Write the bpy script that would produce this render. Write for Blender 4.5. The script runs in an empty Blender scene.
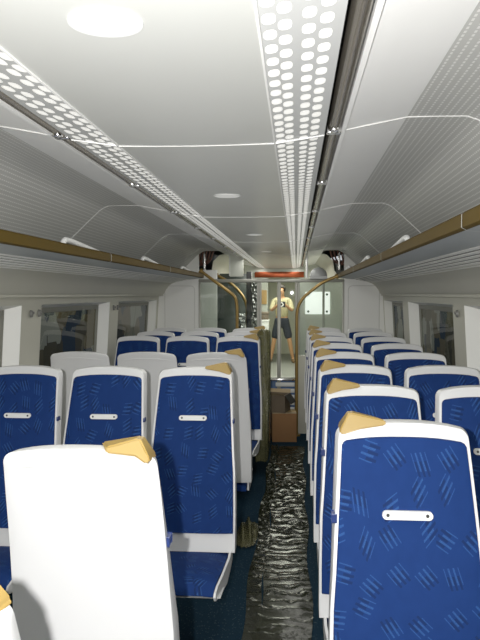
import bpy, bmesh, math, random
from mathutils import Vector, Matrix
random.seed(4)
scn = bpy.context.scene
col = scn.collection
PI = math.pi
C0 = -0.305           # centre line of the coach
EYE = 1.70            # camera height
Y0, YB, YE = -3.0, 8.5, 12.5   # coach back, glass bulkhead, end of the vestibule

# ------------------------------------------------------------------ node helpers
class NT:
    def __init__(s, name):
        s.mat = bpy.data.materials.new(name); s.mat.use_nodes = True
        s.t = s.mat.node_tree; s.t.nodes.clear()
        s.out = s.t.nodes.new('ShaderNodeOutputMaterial')
    def n(s, typ, **kw):
        nd = s.t.nodes.new(typ)
        for k, v in kw.items(): setattr(nd, k, v)
        return nd
    def link(s, a, b): s.t.links.new(a, b)
    def val(s, sock, v):
        if hasattr(v, 'is_output'): s.link(v, sock)
        else: sock.default_value = v
    def m(s, op, a, b=None, c=None):
        nd = s.n('ShaderNodeMath', operation=op)
        s.val(nd.inputs[0], a)
        if b is not None: s.val(nd.inputs[1], b)
        if c is not None: s.val(nd.inputs[2], c)
        return nd.outputs[0]
    def mix(s, f, a, b):
        nd = s.n('ShaderNodeMix', data_type='RGBA')
        s.val(nd.inputs[0], f); s.val(nd.inputs[6], a); s.val(nd.inputs[7], b)
        return nd.outputs[2]
    def noise(s, scale, vec=None, detail=2, rough=.5):
        nd = s.n('ShaderNodeTexNoise'); nd.inputs['Scale'].default_value = scale
        nd.inputs['Detail'].default_value = detail; nd.inputs['Roughness'].default_value = rough
        if vec is not None: s.link(vec, nd.inputs['Vector'])
        return nd.outputs['Fac']
    def coord(s, kind='Object'):
        return s.n('ShaderNodeTexCoord').outputs[kind]
    def sep(s, v):
        nd = s.n('ShaderNodeSeparateXYZ'); s.link(v, nd.inputs[0]); return nd.outputs
    def comb(s, x, y, z=0.0):
        nd = s.n('ShaderNodeCombineXYZ')
        s.val(nd.inputs[0], x); s.val(nd.inputs[1], y); s.val(nd.inputs[2], z)
        return nd.outputs[0]
    def bump(s, h, strength, dist=.01):
        nd = s.n('ShaderNodeBump'); nd.inputs['Strength'].default_value = strength
        nd.inputs['Distance'].default_value = dist; s.link(h, nd.inputs['Height'])
        return nd.outputs[0]
    def bsdf(s, color=(.8, .8, .8), rough=.5, metal=0., emis=None, estr=0., alpha=None, normal=None, spec=None, coat=None, sheen=None):
        b = s.n('ShaderNodeBsdfPrincipled')
        def c4(c): return c if hasattr(c, 'is_output') else (*c, 1)
        s.val(b.inputs['Base Color'], c4(color)); s.val(b.inputs['Roughness'], rough); s.val(b.inputs['Metallic'], metal)
        if emis is not None:
            s.val(b.inputs['Emission Color'], c4(emis)); s.val(b.inputs['Emission Strength'], estr)
        if alpha is not None: s.val(b.inputs['Alpha'], alpha)
        if normal is not None: s.link(normal, b.inputs['Normal'])
        if spec is not None: s.val(b.inputs['Specular IOR Level'], spec)
        if coat is not None: s.val(b.inputs['Coat Weight'], coat)
        if sheen is not None: s.val(b.inputs['Sheen Weight'], sheen)
        return b.outputs[0]
    def done(s, sh):
        s.link(sh, s.out.inputs[0]); return s.mat

def plain(name, color, rough=.5, metal=0., var=.06, scale=6., bump=0., bscale=200., **kw):
    t = NT(name)
    f = t.noise(scale, t.coord('Object'), 3)
    dark = tuple(c*(1-var) for c in color); lite = tuple(min(1, c*(1+var)) for c in color)
    c = t.mix(f, (*dark, 1), (*lite, 1))
    nrm = t.bump(t.noise(bscale, t.coord('Object')), bump, .002) if bump else None
    return t.done(t.bsdf(c, rough, metal, normal=nrm, **kw))

def seat_fabric():
    t = NT('blue_hatched_moquette')
    x, y, z = t.sep(t.coord('Object'))
    oi = t.n('ShaderNodeObjectInfo').outputs['Random']
    u = t.m('ADD', t.m('MULTIPLY', x, 1/.078), t.m('MULTIPLY', oi, 37.0))
    v = t.m('MULTIPLY', t.m('SUBTRACT', z, y), 1/.078)
    p = t.comb(u, v)
    vo = t.n('ShaderNodeTexVoronoi', voronoi_dimensions='2D', feature='F1')
    vo.inputs['Scale'].default_value = 1.0; vo.inputs['Randomness'].default_value = .55
    t.link(p, vo.inputs['Vector'])
    px, py, _ = t.sep(vo.outputs['Position'])
    cr = t.n('ShaderNodeSeparateColor'); t.link(vo.outputs['Color'], cr.inputs[0])
    ang = t.m('MULTIPLY', cr.outputs[0], 2*PI)
    dx = t.m('SUBTRACT', u, px); dy = t.m('SUBTRACT', v, py)
    ca, sa = t.m('COSINE', ang), t.m('SINE', ang)
    lx = t.m('ADD', t.m('MULTIPLY', dx, ca), t.m('MULTIPLY', dy, sa))
    ly = t.m('SUBTRACT', t.m('MULTIPLY', dy, ca), t.m('MULTIPLY', dx, sa))
    ly = t.m('ADD', ly, t.m('MULTIPLY', lx, .35))
    def strokes(w, lo, hi, off):
        s = t.m('FRACT', t.m('ADD', t.m('DIVIDE', lx, .17), off))
        a = t.m('LESS_THAN', t.m('ABSOLUTE', t.m('SUBTRACT', s, .5)), w)
        b = t.m('LESS_THAN', t.m('ABSOLUTE', lx), .255)
        c = t.m('MULTIPLY', t.m('GREATER_THAN', ly, lo), t.m('LESS_THAN', ly, hi))
        return t.m('MULTIPLY', t.m('MULTIPLY', a, b), c)
    lite = strokes(.17, -.27, .20, 0.0)
    dark = strokes(.22, -.05, .34, .45)
    grain = t.noise(40., p, 3, .7)
    fade = t.m('MULTIPLY', t.m('SUBTRACT', grain, .25), 1.5)
    fade.node.use_clamp = True
    base = t.mix(t.noise(2.2, p, 2), (.004, .023, .120, 1), (.006, .031, .150, 1))
    c = t.mix(t.m('MULTIPLY', dark, .6), base, (.004, .013, .055, 1))
    c = t.mix(t.m('MULTIPLY', lite, t.m('MULTIPLY', fade, .6)), c, (.06, .19, .52, 1))
    nrm = t.bump(t.noise(900., t.coord('Object')), .25, .002)
    return t.done(t.bsdf(c, .85, normal=nrm, spec=.2))

def carpet():
    t = NT('dark_speckled_carpet')
    co = t.coord('Object')
    vo = t.n('ShaderNodeTexVoronoi', feature='F1'); vo.inputs['Scale'].default_value = 60.
    t.link(co, vo.inputs['Vector'])
    sp = t.m('LESS_THAN', vo.outputs['Distance'], .22)
    n = t.noise(90., co, 2)
    base = t.mix(n, (.005, .016, .028, 1), (.010, .032, .055, 1))
    c = t.mix(t.m('MULTIPLY', sp, .6), base, (.06, .09, .10, 1))
    return t.done(t.bsdf(c, .95, spec=.1, normal=t.bump(t.noise(300., co), .5, .004)))

def grille_mat():
    t = NT('white_light_grille')
    u, v, _ = t.sep(t.coord('UV'))
    tot = None
    for k, cu in enumerate((.018, .045, .087, .118)):
        fr = t.m('SUBTRACT', t.m('FRACT', t.m('ADD', t.m('DIVIDE', v, .072), .5*(k % 2))), .5)
        a = t.m('POWER', t.m('ABSOLUTE', t.m('DIVIDE', t.m('SUBTRACT', u, cu), .0122)), 2.6)
        b = t.m('POWER', t.m('ABSOLUTE', t.m('DIVIDE', fr, .33)), 2.6)
        mk = t.m('LESS_THAN', t.m('ADD', a, b), 1.0)
        tot = mk if tot is None else t.m('MAXIMUM', tot, mk)
    c = t.mix(tot, (.60, .61, .60, 1), (.93, .93, .91, 1))
    e = t.m('MULTIPLY', tot, GRILLE_E)  # hole glow imitates flash on the white diffuser behind
    return t.done(t.bsdf(c, .35, emis=(1, .98, .9), estr=e))

def perforated_mat():
    t = NT('perforated_grey_laminate')
    u, v, _ = t.sep(t.coord('UV'))
    def dot(a, p): return t.m('ABSOLUTE', t.m('SUBTRACT', t.m('FRACT', t.m('DIVIDE', a, p)), .5))
    du = t.m('LESS_THAN', dot(u, .021), .13)
    dv = t.m('LESS_THAN', dot(v, .021), .32)
    d = t.m('MULTIPLY', du, dv)
    c = t.mix(d, (.50, .50, .475, 1), (.76, .76, .73, 1))
    return t.done(t.bsdf(c, .42))

def glass_mat(name, tint, refl, ior_like=None, rough=0.01):
    t = NT(name)
    tr = t.n('ShaderNodeBsdfTransparent'); tr.inputs[0].default_value = (*tint, 1)
    gl = t.n('ShaderNodeBsdfGlossy'); gl.inputs['Roughness'].default_value = rough
    f = t.n('ShaderNodeLayerWeight'); f.inputs[0].default_value = .35
    fac = t.m('ADD', t.m('MULTIPLY', f.outputs['Fresnel'], refl), refl*.35)
    ms = t.n('ShaderNodeMixShader')
    t.link(fac, ms.inputs[0]); t.link(tr.outputs[0], ms.inputs[1]); t.link(gl.outputs[0], ms.inputs[2])
    return t.done(ms.outputs[0])

def plastic_film(name, color, see, rough=.16, bscale=14., bst=.55, sp=.45, ior=None):
    t = NT(name)
    co = t.coord('Object')
    if ior:
        wv = t.n('ShaderNodeTexWave', wave_type='BANDS', bands_direction='Y', wave_profile='SIN')
        wv.inputs['Scale'].default_value = 3.1; wv.inputs['Distortion'].default_value = 7.; wv.inputs['Detail'].default_value = 3.
        wv.inputs['Detail Scale'].default_value = 2.2; t.link(co, wv.inputs['Vector'])
        y_ = t.sep(co)[1]
        farm = t.m('MULTIPLY', t.m('SUBTRACT', y_, 3.6), .35); farm.node.use_clamp = True
        h = t.m('MULTIPLY', t.m('POWER', wv.outputs['Fac'], 3.0), t.m('ADD', t.m('MULTIPLY', farm, .95), .03))
        nrm = t.bump(h, 1.0, .035)
    else:
        nrm = t.bump(t.noise(bscale, co, 4, .6), bst, .02)
    b = t.bsdf(t.mix(t.noise(9., co), (*[c*.7 for c in color], 1), (*[c*1.3 for c in color], 1)), rough, normal=nrm, spec=sp)
    if ior: b.node.inputs['IOR'].default_value = ior
    tr = t.n('ShaderNodeBsdfTransparent'); tr.inputs[0].default_value = (.75, .75, .6, 1)
    ms = t.n('ShaderNodeMixShader'); ms.inputs[0].default_value = see
    t.link(b, ms.inputs[1]); t.link(tr.outputs[0], ms.inputs[2])
    return t.done(ms.outputs[0])

def foil_mat():
    t = NT('crumpled_foil')
    co = t.coord('Object')
    vo = t.n('ShaderNodeTexVoronoi'); vo.inputs['Scale'].default_value = 22.; t.link(co, vo.inputs['Vector'])
    nrm = t.bump(vo.outputs['Distance'], 1.0, .05)
    return t.done(t.bsdf((.72, .72, .72), .14, 1., normal=nrm))

def depot_mat():
    t = NT('dim_depot_backdrop')
    co = t.coord('Object')
    vo = t.n('ShaderNodeTexVoronoi', feature='F1', distance='CHEBYCHEV'); vo.inputs['Scale'].default_value = 1.4
    t.link(co, vo.inputs['Vector'])
    cr = t.n('ShaderNodeSeparateColor'); t.link(vo.outputs['Color'], cr.inputs[0])
    c = t.mix(cr.outputs[0], (.05, .045, .02, 1), (.20, .16, .09, 1))
    c = t.mix(t.m('GREATER_THAN', cr.outputs[1], .72), c, (.38, .38, .33, 1))
    c = t.mix(t.m('LESS_THAN', cr.outputs[2], .25), c, (.02, .04, .07, 1))
    return t.done(t.bsdf(c, .9))

GRILLE_E = .45
M = {}
M['fabric'] = seat_fabric()
M['shell'] = plain('white_seat_shell', (.76, .765, .77), .38, var=.02)
M['tan'] = plain('tan_grip_plastic', (.37, .245, .065), .36, var=.04)
M['screw'] = plain('dark_screw', (.08, .08, .08), .4, .6)
M['clip'] = plain('navy_clip_plastic', (.012, .03, .14), .4)
M['pedestal'] = plain('grey_metal_support', (.42, .43, .43), .45, .2)
M['ceil'] = plain('white_ceiling_laminate', (.62, .63, .60), .30, var=.015)
M['ceilwhite'] = plain('white_side_panel_laminate', (.93, .93, .91), .42, var=.015)
M['perf'] = perforated_mat()
M['grille'] = grille_mat()
M['joint'] = plain('grey_joint_strip', (.62, .62, .60), .5)
M['jointlite'] = plain('pale_joint_strip', (.88, .88, .86), .45)
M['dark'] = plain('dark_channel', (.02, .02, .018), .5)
M['railsteel'] = plain('brown_chrome_rail', (.30, .27, .22), .22, .8)
M['chrome'] = plain('polished_chrome', (.8, .8, .8), .12, 1.)
M['gold'] = plain('brass_edge_bar', (.085, .053, .006), .6, .0, scale=20, spec=.06)
M['brass'] = plain('brass_tube', (.33, .21, .06), .3, .5)
M['rackgrey'] = plain('grey_rack_metal', (.36, .39, .40), .4, .1)
M['rackdark'] = plain('dark_slot_backing', (.12, .12, .11), .6)
M['slat'] = plain('pale_rack_slat', (.88, .88, .84), .4)
M['wall'] = plain('cream_wall_laminate', (.58, .57, .485), .45, var=.03)
M['jamb'] = plain('white_window_jamb', (.92, .92, .88), .45, var=.01)
M['rubber'] = plain('grey_window_gasket', (.20, .20, .165), .5)
M['winglass'] = glass_mat('tinted_window_glass', (.66, .68, .60), .2)
M['glass'] = glass_mat('clear_partition_glass', (.90, .93, .90), .12)
M['alu'] = plain('brushed_aluminium', (.36, .36, .32), .4, .4)
M['white'] = plain('white_painted_panel', (.82, .83, .82), .5)
M['blue'] = plain('blue_painted_panel', (.05, .12, .28), .5)
M['carpet'] = carpet()
M['vfloor'] = plain('grey_vestibule_floor', (.23, .24, .23), .5)
M['film'] = plastic_film('olive_floor_film', (.020, .022, .012), .15, .16, sp=.5, ior=1.22)
M['cover'] = plastic_film('olive_seat_film', (.14, .135, .065), .3, .2)
M['card'] = plain('brown_cardboard', (.30, .15, .06), .8)
M['card2'] = plain('grey_brown_cardboard', (.17, .13, .09), .8)
M['cardlite'] = plain('pale_cardboard_flap', (.50, .38, .23), .8)
M['black'] = plain('black_plastic', (.012, .012, .014), .5)
M['foil'] = foil_mat()
M['copper'] = plain('copper_red_strip', (.30, .06, .02), .3, .7, var=.5, scale=9)
M['vwall'] = plain('grey_green_vestibule_panel', (.66, .68, .61), .5)
M['teal'] = plain('dark_teal_panel', (.030, .040, .036), .3)
M['olivewall'] = plain('olive_beige_panel', (.50, .48, .36), .6)
M['tanboard'] = plain('tan_notice_board', (.62, .38, .15), .7)
M['skin'] = plain('skin', (.50, .27, .14), .6)
M['shorts'] = plain('dark_navy_cloth', (.018, .024, .04), .9, var=.5, scale=60)
M['shirt'] = plain('olive_cream_cloth', (.50, .46, .28), .9)
M['hair'] = plain('dark_hair', (.03, .025, .02), .8)
M['shoe'] = plain('brown_shoe', (.16, .10, .05), .7)
M['depot'] = depot_mat()
M['hook'] = plain('grey_hook_plastic', (.17, .17, .16), .4)
M['wire'] = plain('brown_cable', (.12, .05, .03), .5)
tl = NT('flash_glow_panel'); M['lit'] = tl.done(tl.bsdf((.85, .87, .84), .3, emis=(.95, 1, .95), estr=.9))  # emission imitates the flash shining back off the plate
td = NT('white_downlight_lens'); M['lens'] = td.done(td.bsdf((.88, .88, .85), .3, emis=(1, 1, .95), estr=.22))

# ------------------------------------------------------------------ mesh helpers
def link(name, bm, mat, parent=None, smooth=40):
    bmesh.ops.recalc_face_normals(bm, faces=bm.faces)
    me = bpy.data.meshes.new(name); bm.to_mesh(me); bm.free()
    if smooth:
        for p in me.polygons: p.use_smooth = True
        me.set_sharp_from_angle(angle=math.radians(smooth))
    mats = mat if isinstance(mat, (list, tuple)) else [mat]
    for m_ in mats: me.materials.append(m_)
    o = bpy.data.objects.new(name, me); col.objects.link(o)
    if parent: o.parent = parent
    return o
def empty(name, loc=(0, 0, 0), rz=0):
    o = bpy.data.objects.new(name, None); col.objects.link(o)
    o.location = loc; o.rotation_euler = (0, 0, rz); o.empty_display_size = .1
    return o
def tag(o, label, cat, group=None, kind=None):
    o['label'] = label; o['category'] = cat
    if group: o['group'] = group
    if kind: o['kind'] = kind
    return o
def struct(o): o['kind'] = 'structure'; return o
def B(): return bmesh.new()
def box(bm, x0, x1, y0, y1, z0, z1, bev=0., seg=2, rot=None, mi=0):
    r = bmesh.ops.create_cube(bm, size=1)
    vs = r['verts']
    cx, cy, cz = (x0+x1)/2, (y0+y1)/2, (z0+z1)/2
    for v in vs:
        v.co = Vector((v.co.x*(x1-x0), v.co.y*(y1-y0), v.co.z*(z1-z0)))
        if rot is not None: v.co = rot @ v.co
        v.co += Vector((cx, cy, cz))
    fs = list({f for v in vs for f in v.link_faces})
    for f in fs: f.material_index = mi
    if bev:
        es = list({e for v in vs for e in v.link_edges})
        bmesh.ops.bevel(bm, geom=es, offset=bev, segments=seg, affect='EDGES', profile=.5)
def tube(bm, pts, r, n=10, closed=False):
    pts = [Vector(p) for p in pts]
    rings = []
    up0 = None
    for i, p in enumerate(pts):
        a = pts[max(i-1, 0)]; b = pts[min(i+1, len(pts)-1)]
        d = (b-a).normalized()
        if up0 is None:
            up0 = Vector((0, 0, 1)) if abs(d.z) < .9 else Vector((1, 0, 0))
        s = d.cross(up0).normalized(); up = s.cross(d).normalized(); up0 = up
        rr = r[i] if isinstance(r, (list, tuple)) else r
        rings.append([bm.verts.new(p + s*math.cos(2*PI*k/n)*rr + up*math.sin(2*PI*k/n)*rr) for k in range(n)])
    for i in range(len(rings)-1):
        for k in range(n):
            bm.faces.new((rings[i][k], rings[i][(k+1) % n], rings[i+1][(k+1) % n], rings[i+1][k]))
    bm.faces.new(rings[0][::-1]); bm.faces.new(rings[-1])
def bend(pts, r=.08, n=6):
    """round the inner corners of a polyline"""
    pts = [Vector(p) for p in pts]; out = [pts[0]]
    for i in range(1, len(pts)-1):
        p = pts[i]; a = (pts[i-1]-p); b = (pts[i+1]-p)
        ra = min(r, a.length*.48, b.length*.48)
        A = p + a.normalized()*ra; Bp = p + b.normalized()*ra
        for k in range(n+1):
            t = k/n; out.append(A*(1-t)**2 + p*2*t*(1-t) + Bp*t*t)
    out.append(pts[-1]); return out
def disc(bm, c, r, z0, z1, n=40):
    ret = bmesh.ops.create_cone(bm, cap_ends=True, segments=n, radius1=r, radius2=r, depth=abs(z1-z0))
    bmesh.ops.translate(bm, verts=ret['verts'], vec=(c[0], c[1], (z0+z1)/2))
def sheet(bm, prof, y0, y1, thick=0., s=1, uv0=0.):
    """extrude an (offset, z) profile along the coach; UV = (arc length, y)"""
    uv = bm.loops.layers.uv.verify()
    L = [0.]
    for i in range(1, len(prof)):
        L.append(L[-1] + math.dist(prof[i], prof[i-1]))
    a = [bm.verts.new((C0+s*o, y0, z)) for o, z in prof]
    b = [bm.verts.new((C0+s*o, y1, z)) for o, z in prof]
    for i in range(len(prof)-1):
        f = bm.faces.new((a[i], a[i+1], b[i+1], b[i]))
        for lp in f.loops:
            j = i if lp.vert in (a[i], b[i]) else i+1
            lp[uv].uv = (L[j]+uv0, lp.vert.co.y)
    if thick:
        r = bmesh.ops.solidify(bm, geom=list(bm.faces), thickness=thick)
def prism(bm, prof, y0, y1, s=1):
    """closed (offset, z) polygon extruded along the coach"""
    a = [bm.verts.new((C0+s*o, y0, z)) for o, z in prof]
    b = [bm.verts.new((C0+s*o, y1, z)) for o, z in prof]
    n = len(prof)
    for i in range(n): bm.faces.new((a[i], a[(i+1) % n], b[(i+1) % n], b[i]))
    bm.faces.new(a[::-1]); bm.faces.new(b)
def quad(bm, *ps):
    return bm.faces.new([bm.verts.new(p) for p in ps])

# ------------------------------------------------------------------ seats
def lean(z): return -(1.295-z)*.235 - .03*math.sin(PI*max(0, min(1, (z-.45)/.85)))
def slab(bm, zs, hw, front, back, crown=0., nx=8, bev=.012, cx=0., grow=0.):
    F, K = [], []
    for z in zs:
        rf, rk = [], []
        for i in range(nx+1):
            t = -1+2*i/nx; x = cx+t*hw(z)
            k = max(0, (z-zs[0])/(zs[-1]-zs[0]))
            zz = z + crown*(1-abs(t)**2.6)*k**4
            rf.append(bm.verts.new((x, front(zz, t), zz))); rk.append(bm.verts.new((x*(1+grow*max(0, min(1, (zz-.8)/.4))), back(zz, t), zz)))
        F.append(rf); K.append(rk)
    n = len(zs)
    for j in range(n-1):
        for i in range(nx):
            bm.faces.new((F[j][i], F[j][i+1], F[j+1][i+1], F[j+1][i]))
            bm.faces.new((K[j][i+1], K[j][i], K[j+1][i], K[j+1][i+1]))
    E = []
    for j in range(n-1):
        bm.faces.new((K[j][0], F[j][0], F[j+1][0], K[j+1][0]))
        bm.faces.new((F[j][nx], K[j][nx], K[j+1][nx], F[j+1][nx]))
    for i in range(nx):
        bm.faces.new((F[0][i], K[0][i], K[0][i+1], F[0][i+1]))
        bm.faces.new((F[-1][i], F[-1][i+1], K[-1][i+1], K[-1][i]))
    bm.normal_update()
    es = [e for e in bm.edges if len(e.link_faces) == 2 and e.calc_face_angle() > math.radians(50)]
    if bev: bmesh.ops.bevel(bm, geom=es, offset=bev, segments=3, affect='EDGES', profile=.5, clamp_overlap=True)

def W(z):   # half width of the shell
    return .190 + .030*max(0, min(1, (1.29-z)/.5)) + .005*max(0, min(1, (.9-z)/.3))
def rounded(hw, ztop, r):
    def f(z):
        d = z-(ztop-r)
        return hw(z) if d <= 0 else hw(z)-r+math.sqrt(max(0, r*r-d*d))
    return f
def make_seat(cap):
    root = empty('train_seat')
    zt = 1.300
    zs = [.41, .45, .5, .6, .7, .8, .9, 1.0, 1.1, 1.18, 1.235, 1.255, 1.268, 1.276, 1.285, 1.292, 1.297, zt]
    bm = B()
    slab(bm, zs, rounded(W, zt, .032), lambda z, t: lean(z), lambda z, t: lean(z)+.062+.055*max(0, min(1, (1.25-z)/.7)) - .02*t*t, crown=.013, nx=12, bev=.011, grow=.045)
    link('backrest_shell', bm, M['shell'], root)
    # thin outer rim line behind the front rim
    bm = B()
    zb = [.503, .515, .6, .7, .8, .9, 1.0, 1.1, 1.18, 1.235, 1.248, 1.257, 1.262]
    hwb = rounded(lambda z: W(z)-.0095, 1.2625, .018)
    slab(bm, zb, hwb, lambda z, t: lean(z)-.020*(1-.55*t**4), lambda z, t: lean(z)+.02, crown=.012, nx=10, bev=.008)
    link('backrest_cushion', bm, M['fabric'], root)
    # crease line moulded across the rear of the shell
    bm = B()
    pts = []
    for i in range(13):
        t = -1+2*i/12; z = 1.255+.016*(1-t*t)
        pts.append((t*(W(z)-.012), lean(z)+.062-.02*t*t+.0005, z))
    tube(bm, pts, .0035, 6)
    link('shell_crease', bm, M['shell'], root)
    # seat pan, cushion
    bm = B()
    n = 10
    prof = [(-.30, .405), (-.55, .415), (-.66, .413), (-.705, .400), (-.715, .385), (-.70, .365), (-.62, .352), (-.45, .340), (-.3, .338), (-.17, .35), (-.17, .43)]
    for sx in (-1, 1):
        tp = lambda y: 1-.45*max(0, -.45-y)
        a = [bm.verts.new((sx*.207*tp(y), y+.04, z)) for y, z in prof]; b = [bm.verts.new((sx*.196*tp(y), y+.04, z)) for y, z in prof]
        m_ = len(prof)
        for i in range(m_): bm.faces.new((a[i], a[(i+1) % m_], b[(i+1) % m_], b[i]))
        bm.faces.new(a[::-1]); bm.faces.new(b)
    pl = [(-.69, .372), (-.5, .345), (-.3, .340), (-.17, .355)]
    for i in range(3):
        (ya, za), (yb, zb_) = pl[i], pl[i+1]
        quad(bm, (-.2, ya+.04, za), (.2, ya+.04, za), (.2, yb+.04, zb_), (-.2, yb+.04, zb_))
    link('seat_pan', bm, M['shell'], root)
    bm = B()
    ys = [-.13, -.2, -.3, -.4, -.5, -.58, -.63, -.665, -.685]
    tops = [.395, .403, .415, .424, .431, .434, .428, .414, .388]
    hw_ = .190
    T, Bt = [], []
    for y, zt_ in zip(ys, tops):
        rt, rb = [], []
        for i in range(9):
            t = -1+2*i/8
            rt.append(bm.verts.new((t*hw_*(1-.45*max(0, -.45-y)), y+.035, zt_-.014*t**4)))
            rb.append(bm.verts.new((t*hw_*(1-.45*max(0, -.45-y)), y+.035, .352 if y > -.6 else .362+.2*(-.6-y))))
        T.append(rt); Bt.append(rb)
    for j in range(len(ys)-1):
        for i in range(8):
            bm.faces.new((T[j][i], T[j][i+1], T[j+1][i+1], T[j+1][i])); bm.faces.new((Bt[j][i+1], Bt[j][i], Bt[j+1][i], Bt[j+1][i+1]))
        bm.faces.new((T[j][0], T[j+1][0], Bt[j+1][0], Bt[j][0])); bm.faces.new((T[j+1][8], T[j][8], Bt[j][8], Bt[j+1][8]))
    for i in range(8):
        bm.faces.new((T[0][i+1], T[0][i], Bt[0][i], Bt[0][i+1])); bm.faces.new((T[-1][i], T[-1][i+1], Bt[-1][i+1], Bt[-1][i]))
    bm.normal_update()
    es = [e for e in bm.edges if e.calc_face_angle(0) > math.radians(50)]
    bmesh.ops.bevel(bm, geom=es, offset=.014, segments=3, affect='EDGES', clamp_overlap=True)
    link('seat_cushion', bm, M['fabric'], root)
    # small white plate with two screws on the backrest
    zc = 1.065; yc = lean(zc)-.0215
    bm = B()
    hx, hz = .0715, .0118
    ol = [(hx-hz+hz*math.cos(a), hz*math.sin(a)) for a in [(-.5+k/8)*PI for k in range(9)]] + [(-hx+hz+hz*math.cos(a), hz*math.sin(a)) for a in [(.5+k/8)*PI for k in range(9)]]
    fa = [bm.verts.new((x, yc-.007+z*.2, zc+z)) for x, z in ol]; fb = [bm.verts.new((x, yc+.004+z*.2, zc+z)) for x, z in ol]
    for i in range(len(ol)): bm.faces.new((fa[i], fa[(i+1) % len(ol)], fb[(i+1) % len(ol)], fb[i]))
    bm.faces.new(fa[::-1]); bm.faces.new(fb)
    pl = link('label_plate', bm, M['white'], root)
    for sx in (-.056, .056):
        bm = B()
        r = bmesh.ops.create_cone(bm, cap_ends=True, segments=14, radius1=.0058, radius2=.0045, depth=.004)
        for v in r['verts']: v.co = Matrix.Rotation(PI/2, 3, 'X') @ v.co + Vector((sx, yc-.007, zc))
        link('screw', bm, M['screw'], pl)
    # support: beam and foot
    bm = B()
    box(bm, -.16, .16, -.40, -.30, .305, .350, .006); lx_ = -cap*.11
    box(bm, lx_-.035, lx_+.035, -.38, -.32, .02, .32, .006); box(bm, lx_-.05, lx_+.05, -.48, -.20, 0, .022, .005)
    link('support_leg', bm, M['pedestal'], root)
    # navy clip on the side of the shell
    for sx in (1,) if not cap else (cap,):
        zc2 = 1.045
        bm = B()
        box(bm, sx*(W(zc2)-.002), sx*(W(zc2)+.008), lean(zc2)-.004, lean(zc2)+.036, zc2-.010, zc2+.012, .003)
        link('side_clip', bm, M['clip'], root)
    if cap:
        out = [(.2005, 1.250), (.2035, 1.283), (.172, 1.342), (.160, 1.347), (.150, 1.345), (.047, 1.319), (.042, 1.310), (.050, 1.302), (.15, 1.290), (.186, 1.280)]
        out = [(.193, 1.279), (.194, 1.290), (.168, 1.337), (.160, 1.341), (.150, 1.339), (.056, 1.321), (.051, 1.313), (.058, 1.306), (.13, 1.294), (.183, 1.276)]
        bm = B()
        yf, yk = lean(1.3)-.012, lean(1.3)+.072
        def yy(x, z, base):   # pull the crest in so that it is a wedge
            k = max(0, min(1, (z-1.30)/.047)); mid = (yf+yk)/2
            return base + (mid-base)*k*.55
        f = [bm.verts.new((cap*(x-.005), yy(x, z, yf), z)) for x, z in out]; k_ = [bm.verts.new((cap*((x-.005) if x > .14 else x+.022), yy(x, z, yk), z if z > 1.3 else z+.006)) for x, z in out]
        n = len(out)
        for i in range(n): bm.faces.new((f[i], f[(i+1) % n], k_[(i+1) % n], k_[i]))
        bm.faces.new(f[::-1]); bm.faces.new(k_)
        bm.normal_update()
        es = [e for e in bm.edges if e.calc_face_angle(0) > math.radians(35)]
        bmesh.ops.bevel(bm, geom=es, offset=.006, segments=3, affect='EDGES', clamp_overlap=True)
        link('corner_grip', bm, M['tan'], root)['label'] = 'tan plastic corner grip'
    return root
def copy_tree(o, parent=None):
    c = o.copy(); col.objects.link(c)
    if parent: c.parent = parent
    for ch in list(o.children): copy_tree(ch, c)
    return c
protos = {}
def seat(cap, x, y, facing, label, group):
    if cap not in protos:
        o = protos[cap] = make_seat(cap)
    else:
        o = copy_tree(protos[cap])
    o.location = (x, y, 0); o.rotation_euler = (0, 0, 0 if facing else PI)
    return tag(o, label, 'seat', group)
ORD = ['first', 'second', 'third', 'fourth', 'fifth', 'sixth', 'seventh', 'eighth']
XA, XW = .321, .788
for k in range(8):
    y = 2.12+.85*k
    extra = ' nearest the camera' if k == 0 else (' against the glass bulkhead' if k == 7 else '')
    seat(-1, XA, y, True, f'blue seat with tan corner grip, {ORD[k]} row right of the aisle{extra}', 'blue seats right of the aisle')
    if k >= 1:
        seat(0, XW, y, True, f'blue fabric window seat without grip, right side, beside the {ORD[k]} aisle seat', 'blue seats right of the aisle')
LX = (-.526, -.992, -1.452)
left_rows = [  # y, facing camera, columns, texts
    (.895, False, 1, ['white seat corner with tan grip at the bottom left edge of the view']),
    (1.755, False, 1, ['large white seat back with tan grip, nearest left of the aisle']),
    (3.64, True, 3, ['blue aisle seat with tan grip, left, just beyond the large white seat back', 'blue fabric middle seat of the nearest blue row on the left', 'blue fabric window seat of the nearest blue row on the left']),
    (4.63, False, 3, ['white seat back with tan grip, left aisle, behind the nearest blue row', 'white middle seat back on the left, behind the nearest blue row', 'white window seat back on the left, beside the window pillar with hooks']),
    (6.35, True, 3, ['blue aisle seat with tan grip on the left, behind the smaller white seat backs', 'blue middle seat on the left, behind the row of white seat backs', 'blue window seat on the left, behind the row of white seat backs']),
    (7.15, True, 3, ['blue aisle seat wrapped in olive plastic, second last row on the left', 'middle seat of the second last row on the left, only its top showing', 'window seat of the second last row on the left, only its top showing']),
    (7.95, True, 3, ['aisle seat of the last row on the left, before the glass bulkhead', 'middle seat of the last row on the left, before the glass bulkhead', 'window seat of the last row on the left, against the end wall']),
]
for y, fc, nc, texts in left_rows:
    for c in range(nc):
        cap = 0 if c else (1 if fc else -1)
        seat(cap, LX[c]-(.020 if 1 < y < 2 else (.044 if y < 1 else 0)), y, fc, texts[c], 'blue seats left of the aisle' if fc else 'white seat backs left of the aisle')

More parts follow.
